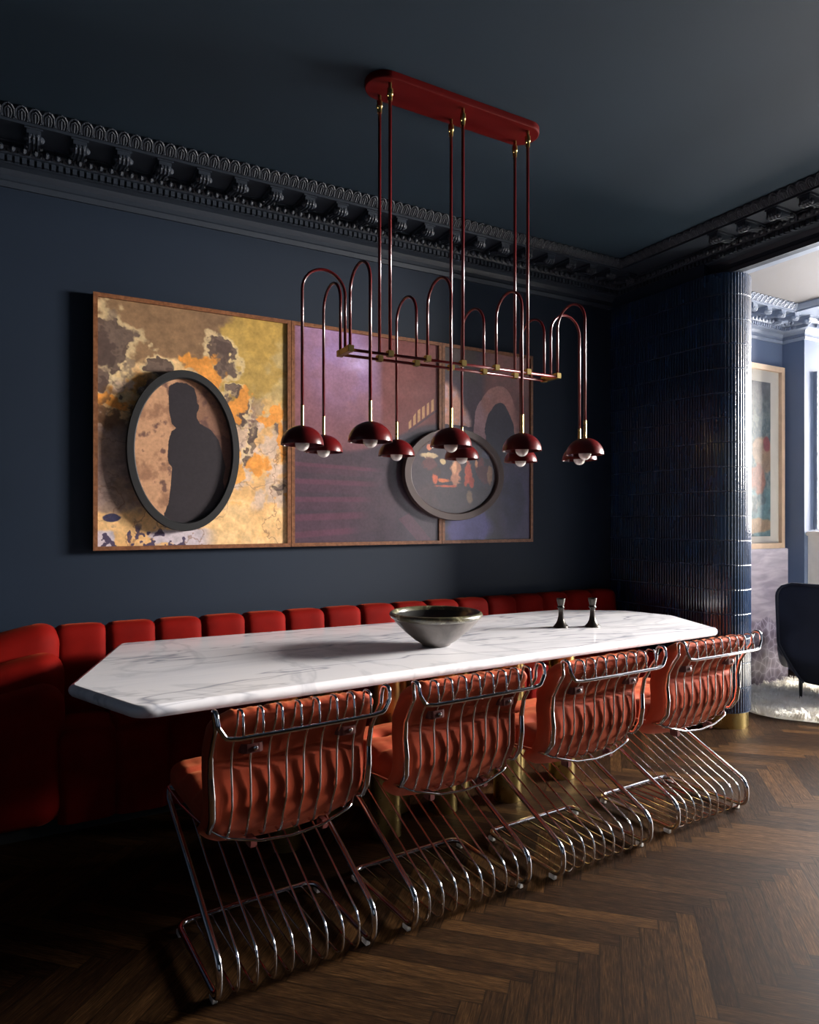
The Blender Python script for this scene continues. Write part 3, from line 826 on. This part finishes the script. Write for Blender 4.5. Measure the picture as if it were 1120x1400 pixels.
# ------------------------------------------------------------ pendant light
def pendant():
    zr = 1.990; yn, yf = 2.436, 2.529; ym = (yn+yf)/2
    xs = [1.100+.1745*i for i in range(7)]
    X0, Y0 = 1.6235, ym
    t = thing('pendant_light', 'oxblood red ten-lamp pendant with arched arms and brass blocks above the table', 'ceiling light', (X0, Y0, ZC))
    def L(x, y, z): return (x-X0, y-Y0, z-ZC)
    # canopy
    hw, hl = .082, .43
    pts = []
    for i in range(25): a = -PI/2+PI*i/24; pts.append((hl-hw+hw*math.cos(a), hw*math.sin(a)))
    for i in range(25): a = PI/2+PI*i/24; pts.append((-hl+hw+hw*math.cos(a), hw*math.sin(a)))
    bm = bmesh.new(); rings = []
    for s, z in ((1.0, 0), (1.0, -.020), (.985, -.026), (.95, -.028)):
        rings.append([bm.verts.new((x-(1-s)*hw*(1 if x > 0 else -1), y*s, z)) for x, y in pts])
    for a, b_ in zip(rings, rings[1:]):
        for i in range(len(pts)): j = (i+1) % len(pts); bm.faces.new((a[i], a[j], b_[j], b_[i]))
    bm.faces.new(rings[-1]); bm.faces.new(rings[0][::-1]); recalc(bm)
    link('canopy', bm, M['red_satin'], t)
    # rails
    for y in (yn, yf):
        bm = bmesh.new(); tube(bm, [L(xs[0], y, zr-.004), L(xs[-1], y, zr-.004)], .0062, 12); link('rail', bm, M['red_lacquer'], t, True)
    c = .0125
    def cube(x, y, z, s=c, lx=None, ly=None):
        lx = lx or s; ly = ly or s
        bm = boxes((( -lx, -ly, -s), (lx, ly, s))); bmesh.ops.bevel(bm, geom=bm.edges[:], offset=.0015, segments=2, affect='EDGES')
        return link('block', bm, M['brass'], t, loc=L(x, y, z))
    for i, x in enumerate(xs):
        for y in (yn, yf): cube(x, y, zr)
    for x in (xs[0], xs[-1]): cube(x, ym, zr, c*.92, ly=.034)
    for i in (1, 3, 5):
        for y in (yn, yf):
            xx = xs[i]+(.0)
            bm = bmesh.new(); tube(bm, [L(xx, y, zr), L(xx, y, ZC-.05)], .0066, 12)
            rod = link('rod', bm, M['red_lacquer'], t, True)
            bm = lathe([(0, ZC-.028), (.007, ZC-.028), (.007, ZC-.05), (.012, ZC-.052), (.013, ZC-.075), (.010, ZC-.08), (.010, ZC-.10), (.0, ZC-.10)], 20)
            for v in bm.verts: v.co = Vector(L(v.co.x+xx, v.co.y+y, v.co.z))
            ball(bm, Matrix.Translation(Vector(L(xx-.014, y-.006, ZC-.085))) @ Matrix.Scale(.004, 4), 8, 6)
            recalc(bm); link('joint', bm, M['brass'], rod, 'auto')
    # lamps: arch + stem + shade + bulb
    ztop = 2.294; zrim = 1.612
    arcs = [(xs[i], yn, 0, -1) for i in (0, 2, 4, 6)]+[(xs[i], yf, 0, 1) for i in (0, 2, 4, 6)]+[(xs[0], ym, -1, 0), (xs[-1], ym, 1, 0)]
    reach = .178; r = reach/2; D = .0815
    for (x, y, dx, dy) in arcs:
        P = [(x, y, zr)]
        for k in range(17):
            a = PI*k/16; P.append((x+dx*(r-r*math.cos(a)), y+dy*(r-r*math.cos(a)), ztop-r+r*math.sin(a)))
        lx, ly = x+dx*reach, y+dy*reach
        P.append((lx, ly, zrim+.145))
        bm = bmesh.new(); tube(bm, [L(*p) for p in P], .0060, 10); arm = link('arm', bm, M['red_lacquer'], t, True)
        # shade
        pr = []; hS = .074
        for k in range(15):
            a = (PI/2)*(1-k/14); pr.append((D*math.cos(a), zrim+hS*math.sin(a)))
        pr[0] = (0, zrim+hS)
        pr += [(D+.0008, zrim-.001), (D-.002, zrim-.001)]
        for k in range(14):
            a = (PI/2)*((k+.5)/14.5); pr.append(((D-.0025)*math.cos(a), zrim+(hS-.0025)*math.sin(a)))
        pr.append((0, zrim+hS-.0026))
        bm = lathe(pr, 40)
        for v in bm.verts: v.co = Vector(L(v.co.x+lx, v.co.y+ly, v.co.z))
        recalc(bm); sh = link('lamp_shade', bm, M['red_lacquer'], t, 'auto')
        bm = lathe([(0, zrim+.150), (.0066, zrim+.150), (.0066, zrim+hS-.001), (0, zrim+hS-.001)], 16)
        for v in bm.verts: v.co = Vector(L(v.co.x+lx, v.co.y+ly, v.co.z))
        recalc(bm); link('stem', bm, M['brass'], t, 'auto')
        bm = bmesh.new(); bmesh.ops.create_uvsphere(bm, u_segments=24, v_segments=16, radius=.0275)
        link('bulb', bm, M['bulb'], t, True, loc=L(lx, ly, zrim+.004))
        link('socket', lathe([(0, .07), (.013, .07), (.013, .025), (0, .025)], 16), M['brass'], sh, True, loc=L(lx, ly, zrim-.002))
pendant()

# ------------------------------------------------------------ wire chairs
YP = [(.40, .10), (.43, .045), (.46, .010), (.50, -.012), (.56, -.018), (.62, -.010), (.68, -.018), (.73, -.052), (.765, -.078)]
def yback(z):
    return sum(yraw(z+d) for d in (-.024, -.012, 0, .012, .024))/5
def yraw(z):
    for (z0, y0), (z1, y1) in zip(YP, YP[1:]):
        if z <= z1: return y0+(y1-y0)*max(0, (z-z0)/(z1-z0))
    return YP[-1][1]+(z-YP[-1][0])*-.6
def make_chair(label):
    t = thing('wire_chair', label, 'chair', (0, 0, 0), 0, 'wire dining chairs along the table')
    HW = .240
    zfront, yfront = .412, .500
    # main tube: floor loop, rear bends, slanted uprights, bar under the seat front
    loop = []
    half = [(HW-.0, .372, .025), (HW, -.066, .025), (HW, -.066, .134), (HW, .48, .390), (HW-.01, yfront+.025, .415), (HW-.03, yfront-.04, .424)]
    A = [(-x, y, z) for x, y, z in half][::-1]+[]
    pts = [(x, y, z) for x, y, z in half][::-1]+[(-x, y, z) for x, y, z in half]
    # order: right seat -> right floor front -> left floor front -> left seat
    pts = [(x, y, z) for x, y, z in reversed(half)]+[(-x, y, z) for x, y, z in half]
    rad = [0, .03, .05, .09, .045, .06, .05, .05, .06, .045, .09, .05, .03, 0]
    rad = [.04, .03, .06, .062, .062, .05, .05, .062, .062, .06, .03, .04]
    bm = bmesh.new(); tube(bm, fillet(pts, rad, True, 8), .0098, 14, True)
    link('base_frame', bm, M['chrome'], t, True)
    # back frame: posts, looped tops and the rear bar
    def side(s):
        P = [(s*.238, .075, .445), (s*.243, .02, .452)]
        for z in (.50, .56, .62, .68, .73, .765): P.append((s*(.243+.012*(z-.5)/.27), yback(z)-.004, z))
        P += [(s*.257, -.080, .792), (s*.262, -.084, .822), (s*.264, -.116, .822), (s*.260, -.122, .785), (s*.240, -.124, .752), (s*.205, -.125, .748)]
        return P
    a = side(-1); b_ = side(1)[::-1]
    mid = [(-.12, -.127, .748), (0, -.129, .748), (.12, -.127, .748)]
    pts = a+mid+b_
    fp = fillet(pts, .022, False, 5)
    rr = []
    for p in fp:
        k = max(0, min(1, (.70-p.z)/.12))*max(0, min(1, (p.z-.452)/.03))
        rr.append(.0068+.0035*k if abs(p.x) > .23 else .0068)
    bm = bmesh.new(); tube(bm, fp, rr, 12); link('back_frame', bm, M['chrome'], t, True)
    # seat rim wire
    rim = [(-.246, .48, .432), (-.246, .30, .432), (-.243, .07, .452), (-.20, .012, .430), (-.10, .004, .402), (0, .002, .394), (.10, .004, .402), (.20, .012, .430), (.243, .07, .452), (.246, .30, .432), (.246, .48, .432), (.21, .520, .430), (-.21, .520, .430)]
    bm = bmesh.new(); tube(bm, fillet(rim, .05, True, 5), .0042, 8, True); link('seat_rim', bm, M['chrome'], t, True)
    # rods
    for i in range(8):
        x = -.24+.48*(i+1)/9; u = abs(x)/.24; zb = .394+.040*u*u
        P = [(x, .372, .025), (x, -.066, .016), (x, -.066, .130), (x, .48, .392), (x, .515, .415), (x, .44, .415), (x, .13, zb+.006), (x, .03, zb+.002)]
        for z in (.46, .52, .58, .64, .69, .73): P.append((x*(1+.04*(z-.46)/.27), yback(z)-.002, z))
        xx = x*1.04
        P += [(xx, -.076, .770), (xx, -.084, .818), (xx, -.121, .818), (xx, -.126, .780), (xx, -.127, .750)]
        rd = [0, .060, .060, .03, .02, .05, .05, .04]+[.06]*6+[.03, .018, .018, .02, 0]
        bm = bmesh.new(); tube(bm, fillet(P, rd, False, 4), .0038, 8); link('rod', bm, M['chrome'], t, True)
    # cushions
    def seat_df(x, y, z):
        gx = math.cos(x/.25*PI*1.5); gy = math.cos(y/.24*PI*1.2)
        top = 1 if z > 0 else 0
        tuft = 0
        for tx in (-.11, .11):
            for ty in (-.06, .10):
                d = math.hypot(x-tx, y-ty); tuft += math.exp(-(d/.035)**2)
        for ty in (-.06, .10):
            tuft += .45*math.exp(-((y-ty)/.016)**2)
        wr = noise.noise(Vector((x*9, y*26, 3)))*.005+noise.noise(Vector((x*30, y*14, 8)))*.002
        zz = z+top*(.012*(1-(x/.24)**2)*(1-(y/.26)**2)-.020*tuft+wr)
        sag = -.020*max(0, 1-abs(x)/.24)*(1-top)
        return (x, .272+y*.96, .464+zz+sag)
    link('seat', soft_box(.480, .48, .092, 56, .038, seat_df), M['rust'], t, True)
    def back_df(x, y, z):
        zz = .592+z; zn = z/.20
        # y<0 is the rear face
        rear = y < 0
        crease = math.exp(-((zz-.640-.006*math.sin(x*22))/.012)**2)
        wide = math.exp(-((zz-.640)/.05)**2)
        edge = max(0, 1-(abs(x)/.25)**6)
        wr = noise.noise(Vector((x*34, zz*5, 2)))*.0020*(.9*math.exp(-((zz-.645)/.028)**2)+1.1*math.exp(-((zz-.785)/.025)**2))+noise.noise(Vector((x*12, zz*8, 5)))*.0025
        wr += noise.noise(Vector((x*5, zz*7, 11)))*.004
        k = 1-.50*crease*edge+.12*math.exp(-((zz-.672)/.020)**2)
        tk = y*(k)
        gather = noise.noise(Vector((x*55, 0, 7)))*.006*max(0, (zz-.74)/.05)
        corner = max(0, abs(x)-.19)/.06*max(0, abs(z)-.15)/.06
        tk *= 1-.12*(abs(x)/.25)**4; zz -= math.copysign(.018*corner, z)
        x2 = x*(1+.035*(zz-.45)/.35)
        yy = yback(zz)+.056+tk+(wr if rear else -wr)
        if rear: yy = max(yy, yback(zz)+.004-.0*edge)
        lower = max(0, (.50-zz)/.1)
        if rear: yy += .004*max(0, 1-((zz-.53)/.09)**2)*0
        return (x2, yy, zz+gather-.026*lower*(1-(x/.25)**2))
    link('backrest', soft_box(.500, .104, .420, 64, .046, back_df), M['rust'], t, True)
    # straps with snap buttons on the rear
    for sx, k in ((-.135, 0), (.165, 1)):
        z0 = .674; bm = bmesh.new()
        xa, xb = sx-.036, sx+.036
        yy = yback(z0+.012)-.015
        prof = []
        g = []
        for i in range(9):
            s = i/8; e = abs(2*s-1)
            g.append((xa+(xb-xa)*s, yy+.020*e**6))
        for j, (o) in enumerate((0, .004)):
            pass
        F = [[bm.verts.new((x, y, z)) for x, y in g] for z in (z0, z0+.026)]
        Bk = [[bm.verts.new((x, y+.004, z)) for x, y in g] for z in (z0, z0+.026)]
        for i in range(8):
            bm.faces.new((F[0][i], F[0][i+1], F[1][i+1], F[1][i])); bm.faces.new((Bk[0][i], Bk[1][i], Bk[1][i+1], Bk[0][i+1]))
            bm.faces.new((F[0][i], Bk[0][i], Bk[0][i+1], F[0][i+1])); bm.faces.new((F[1][i], F[1][i+1], Bk[1][i+1], Bk[1][i]))
        bm.faces.new((F[0][0], F[1][0], Bk[1][0], Bk[0][0])); bm.faces.new((F[0][8], Bk[0][8], Bk[1][8], F[1][8]))
        recalc(bm); st = link('strap', bm, M['strap'], t)
        bm = bmesh.new(); ball(bm, Matrix.Translation((sx+.006, yy-.002, z0+.013)) @ Matrix.Diagonal((.0075, .004, .0075, 1)), 14, 8)
        link('button', bm, M['brass'] if False else M['chrome'], st, True)
    for x in (-.11, .12):
        bm = boxes(((x-.012, .030, .372), (x+.012, .070, .400))); bmesh.ops.bevel(bm, geom=bm.edges[:], offset=.004, segments=2, affect='EDGES')
        link('tie', bm, M['strap'], t)
    for s in (-1, 1):
        for y in (-.012, .345):
            bm = boxes(((s*HW-.008, y-.015, .0005), (s*HW+.008, y+.015, .0165))); bmesh.ops.bevel(bm, geom=bm.edges[:], offset=.002, segments=1, affect='EDGES')
            link('glide', bm, M['glide'], t)
    return t
def copy_thing(root):
    r = root.copy(); C.objects.link(r)
    for ch in root.children:
        c = ch.copy(); C.objects.link(c); c.parent = r
        for g in ch.children:
            d = g.copy(); C.objects.link(d); d.parent = c
    return r
LAB = ['chrome wire chair with rust velvet cushion, nearest the camera at the left table end',
       'chrome wire chair with rust velvet cushion, second from the left, in front of the bowl',
       'chrome wire chair with rust velvet cushion, third from the left, in front of the candlesticks',
       'chrome wire chair with rust velvet cushion, farthest along, beside the tiled pillar']
CH = [(.693, 1.945, 3.5), (1.320, 1.975, 3.2), (1.945, 1.985, 2.8), (2.620, 2.033, 2.2)]
ch0 = make_chair(LAB[0])
for i, (x, y, a) in enumerate(CH):
    o = ch0 if i == 0 else copy_thing(ch0)
    o.location = (x, y, 0); o.rotation_euler = (0, 0, math.radians(a)); o['label'] = LAB[i]

# ------------------------------------------------------------ living room things
t = thing('framed_picture', 'tall pale wood framed colourful picture on the blue wall of the next room', 'picture', (5.40, W-.012, 1.074))
h = 1.59; w = .46
link('frame', boxes(((-w, -.05, 0), (-w+.045, -.001, h)), ((w-.045, -.05, 0), (w, -.001, h)), ((-w+.045, -.05, 0), (w-.045, -.001, .045)), ((-w+.045, -.05, h-.045), (w-.045, -.001, h))), M['pale_wood'], t)
link('mount', boxes(((-w+.045, -.020, .045), (w-.045, -.015, h-.045))), M['mat_white'], t)
u, v = np.meshgrid(np.linspace(0, 1, 120), np.linspace(0, 1, 220))
def art5(u, v):
    n1 = fbm(u, v*1.8, 5, 71); n2 = fbm(u, v*1.8, 16, 73)
    col = np.zeros(u.shape+(3,))+np.array((96, 132, 140.))
    col = lay(col, sm(n2, .45, .6)*.8, (142, 158, 150)); col = lay(col, 1-sm(v, .0, .3), (120, 124, 128))
    col = lay(col, blob(u, v, .80, .48, .20, .14, n1, .5), (200, 150, 104)); col = lay(col, blob(u, v, .70, .62, .2, .10, n1, .5), (214, 120, 84))
    col = lay(col, sm(v, .66, .72)*sm(n1, .4, .5)*.7, (96, 172, 184)); col = lay(col, blob(u, v, .7, .93, .35, .05, n1, .3), (222, 168, 108))
    col = lay(col, blob(u, v, .9, .40, .08, .05, n1, .4), (190, 70, 70))
    g = col.mean(-1, keepdims=True); return (g+(col-g)*.62)*(.55+.25*n2[..., None])
P = np.stack([-w+.165+u*(2*w-.33), np.full(u.shape, -.022), h-.145-v*(h-.25)], -1)
link('print', color_mesh('print', P, art5(u, v), 120, 220), M['print'], t)

bm = boxes(((-.36, -.02, 0), (.36, .02, 1.09)))
bmesh.ops.bevel(bm, geom=bm.edges[:], offset=.004, segments=2, affect='EDGES')
o = link('stone_slab', bm, M['onyx'], None, loc=(5.07, 3.40, .001)); tag(o, 'upright lilac and white stone slab standing on the floor beyond the tiled pillar', 'stone slab')

t = thing('overmantel_mirror', 'tall overmantel mirror above the cream fireplace in the next room', 'mirror', (6.75, LRY, 1.24))
link('glass', boxes(((-.69, -.02, .01), (.69, -.012, 1.36))), M['mirror'], t)
link('frame', boxes(((-.71, -.03, 0), (-.69, -.001, 1.38)), ((.69, -.03, 0), (.71, -.001, 1.38)), ((-.69, -.03, 1.36), (.69, -.001, 1.38)), ((-.69, -.03, 0), (.69, -.001, .01))), M['lr_cornice'], t)
t = thing('fireplace', 'cream carved marble fireplace surround on the blue chimney wall', 'fireplace', (6.75, LRY, 0))
bm = boxes(((-.84, -.20, 1.185), (.84, -.001, 1.22)))
bmesh.ops.bevel(bm, geom=bm.edges[:], offset=.008, segments=2, affect='EDGES'); link('shelf', bm, M['mantel'], t)
for s in (-1, 1):
    x0, x1 = sorted((s*.80, s*.55))
    bm = boxes(((x0, -.14, 0), (x1, -.001, 1.185)))
    for k in range(9):
        z = 1.10-k*.06; c = Vector(((x0+x1)/2+.03*math.sin(k*1.3), -.142, z)); ball(bm, Matrix.Translation(c) @ Matrix.Rotation(k, 4, 'Y') @ Matrix.Diagonal((.055, .02, .026, 1)), 10, 6)
    link('jamb', bm, M['mantel'], t)
link('frieze', boxes(((-.55, -.12, .95), (.55, -.001, 1.185))), M['mantel'], t)

# armchair seen from behind
t = thing('armchair', 'dark charcoal velvet armchair seen from behind on the sheepskin', 'armchair', (4.95, 2.73, .0), math.radians(-59))
def shell(u, v):
    # u across (0..1), v up; outer skin bowed
    z = .17+.70*v
    half = .20+.16*min(1, max(0, (v-.0)/.38))**.8 if v < .38 else .36+.02*(v-.38)
    if v > .86: tt = (v-.86)/.14; half -= .10*(1-math.sqrt(max(0, 1-tt*tt)))
    x = (2*u-1)
    bow = .10*(1-x*x)
    return (x*half, -.02-bow*.9-.05*v, z)
bm = grid_surface(shell, 25, 25)
geo = bmesh.ops.solidify(bm, geom=bm.faces[:], thickness=-.09)
recalc(bm)
bk = link('backrest', bm, M['armchair'], t, True)
bm = bmesh.new(); edge = [Vector(shell(0, k/30)) for k in range(31)]+[Vector(shell(k/30, 1)) for k in range(1, 31)]+[Vector(shell(1, 1-k/30)) for k in range(1, 31)]
tube(bm, [p+Vector((0, -.002, 0)) for p in edge], .011, 8); link('piping', bm, M['armchair'], t, True)
md = bk.modifiers.new('Bevel', 'BEVEL'); md.width = .03; md.segments = 4; md.limit_method = 'ANGLE'; md.angle_limit = math.radians(50)
link('seat', soft_box(.62, .60, .22, 14, .08, lambda x, y, z: (x, .28+y, .32+z)), M['armchair'], t, True)
for s in (-1, 1):
    link('arm', soft_box(.12, .56, .34, 12, .055, lambda x, y, z, s=s: (s*.31+x, .26+y, .42+z-.10*(y/.28))), M['armchair'], t, True)
    for y in (.04, .48):
        link('leg', lathe([(0, .03), (.009, .03), (.016, .22), (0, .22)], 14), M['plinth'], t, True, loc=(s*.22, y, 0))

# sheepskin
def rug():
    rnd = random.Random(3)
    cx, cy = 5.30, 2.86
    pts = [(4.34, 2.78), (4.46, 2.62), (4.70, 2.2), (4.45, 1.4), (4.6, .4), (5.6, .2), (6.4, .5), (6.5, 1.8), (6.3, 2.8), (6.1, 3.33), (5.4, 3.345), (4.80, 3.34), (4.42, 3.20), (4.30, 2.95)]  # unseen near side stretched to bounce sunlight up to the dining ceiling
    P = fillet([(x, y, 0) for x, y in pts], .2, True, 5)
    verts = []; faces = []
    n = len(P); c = len(verts); verts.append((cx-cx, 0, .03))
    for p in P: verts.append(((p.x-cx)*.93, (p.y-cy)*.93, .020))
    for p in P: verts.append(((p.x-cx)*.965, (p.y-cy)*.965, .002))
    for i in range(n):
        j = (i+1) % n; faces.append((0, 1+i, 1+j)); faces.append((1+i, 1+n+i, 1+n+j, 1+j))
    def inside(x, y):
        r = False
        for i in range(n):
            a = P[i]; b = P[(i+1) % n]
            if (a.y > y) != (b.y > y) and x < (b.x-a.x)*(y-a.y)/(b.y-a.y)+a.x: r = not r
        return r
    k = 0
    while k < 26000:
        near = rnd.random() < .86
        x = 4.28+rnd.random()*(1.6 if near else 2.2); y = 2.04+rnd.random()*1.31 if near else .2+rnd.random()*3.1
        if not inside(x, y): continue
        k += 1
        f = noise.noise(Vector((x*7, y*7, 0)))*3.2+noise.noise(Vector((x*22, y*22, 4)))*2
        ln = .035+.03*rnd.random(); dx, dy = math.cos(f)*ln*.8, math.sin(f)*ln*.8
        hz = .045+.025*rnd.random()+.012*noise.noise(Vector((x*9, y*9, 9)))
        wv = .0018+.0015*rnd.random(); px, py = -dy/ln*wv, dx/ln*wv
        x -= cx; y -= cy; b = len(verts)
        verts += [(x-px, y-py, .018), (x+px, y+py, .018), (x+dx*.5+px*.8, y+dy*.5+py*.8, hz*.9), (x+dx*.5-px*.8, y+dy*.5-py*.8, hz*.9), (x+dx*1.2, y+dy*1.2, hz*.8)]
        faces += [(b, b+1, b+2, b+3), (b+3, b+2, b+4)]
    me = bpy.data.meshes.new('rug'); me.from_pydata(verts, [], faces)
    o = link('sheepskin_rug', me, M['rug'], None, loc=(cx, cy, .0005)); tag(o, 'shaggy cream sheepskin rug on the wooden floor beyond the tiled pillar', 'rug')
rug()

# ------------------------------------------------------------ light
def area(name, loc, target, sx, sy, power, col, spread=180):
    l = bpy.data.lights.new(name, 'AREA'); l.shape = 'RECTANGLE'; l.size = sx; l.size_y = sy; l.energy = power; l.color = col
    l.spread = math.radians(spread)
    o = bpy.data.objects.new(name, l); C.objects.link(o); o.location = loc
    d = Vector(target)-Vector(loc); o.rotation_euler = d.to_track_quat('-Z', 'Y').to_euler(); return o
area('window_daylight', (8.6, .80, 2.65), (1.6, 2.2, 1.2), 2.1, 1.3, 2100, (1, .95, .90))
area('side_window_daylight', (7.68, 2.875, 2.08), (0, 2.875, 2.08), .72, 1.75, 220, (1, .93, .86))
area('street_window_daylight', (6.05, -2.48, 1.6), (6.05, 3, 1.6), 2.2, 2.1, 26, (.92, .95, 1))
area('rear_fill', (.3, -3.06, 1.6), (.3, 3, 1.6), 1.7, 1.7, 3.5, (.70, .85, 1))  # dim blue fill added behind the camera, also for chrome reflections
sun = bpy.data.lights.new('sun', 'SUN'); sun.energy = 11; sun.angle = math.radians(1.0); sun.color = (1, .95, .88)
so = bpy.data.objects.new('sun', sun); C.objects.link(so); so.location = (12, 1, 6)
so.rotation_euler = Vector((-math.cos(math.radians(40)), .0, -math.sin(math.radians(40)))).to_track_quat('-Z', 'Y').to_euler()
wd = bpy.data.worlds.new('dim_sky'); bpy.context.scene.world = wd; wd.use_nodes = True
wd.node_tree.nodes['Background'].inputs[0].default_value = (.55, .7, 1, 1); wd.node_tree.nodes['Background'].inputs[1].default_value = .03

# ------------------------------------------------------------ camera
cam = bpy.data.cameras.new('camera'); co = bpy.data.objects.new('camera', cam); C.objects.link(co)
cam.sensor_fit = 'VERTICAL'; cam.sensor_height = 36; cam.sensor_width = 28.8; cam.lens = 940/1400*36
cam.shift_y = 9.5/1400; cam.clip_start = .02
co.location = (0, 0, H)
th = math.atan2(1679, 940.)
co.rotation_euler = (PI/2, 0, th-PI/2)
sc = bpy.context.scene; sc.camera = co
sc.view_settings.view_transform = 'Standard'; sc.view_settings.look = 'None'; sc.view_settings.gamma = 1
sc.view_settings.use_curve_mapping = False; sc.view_settings.exposure = 0.42
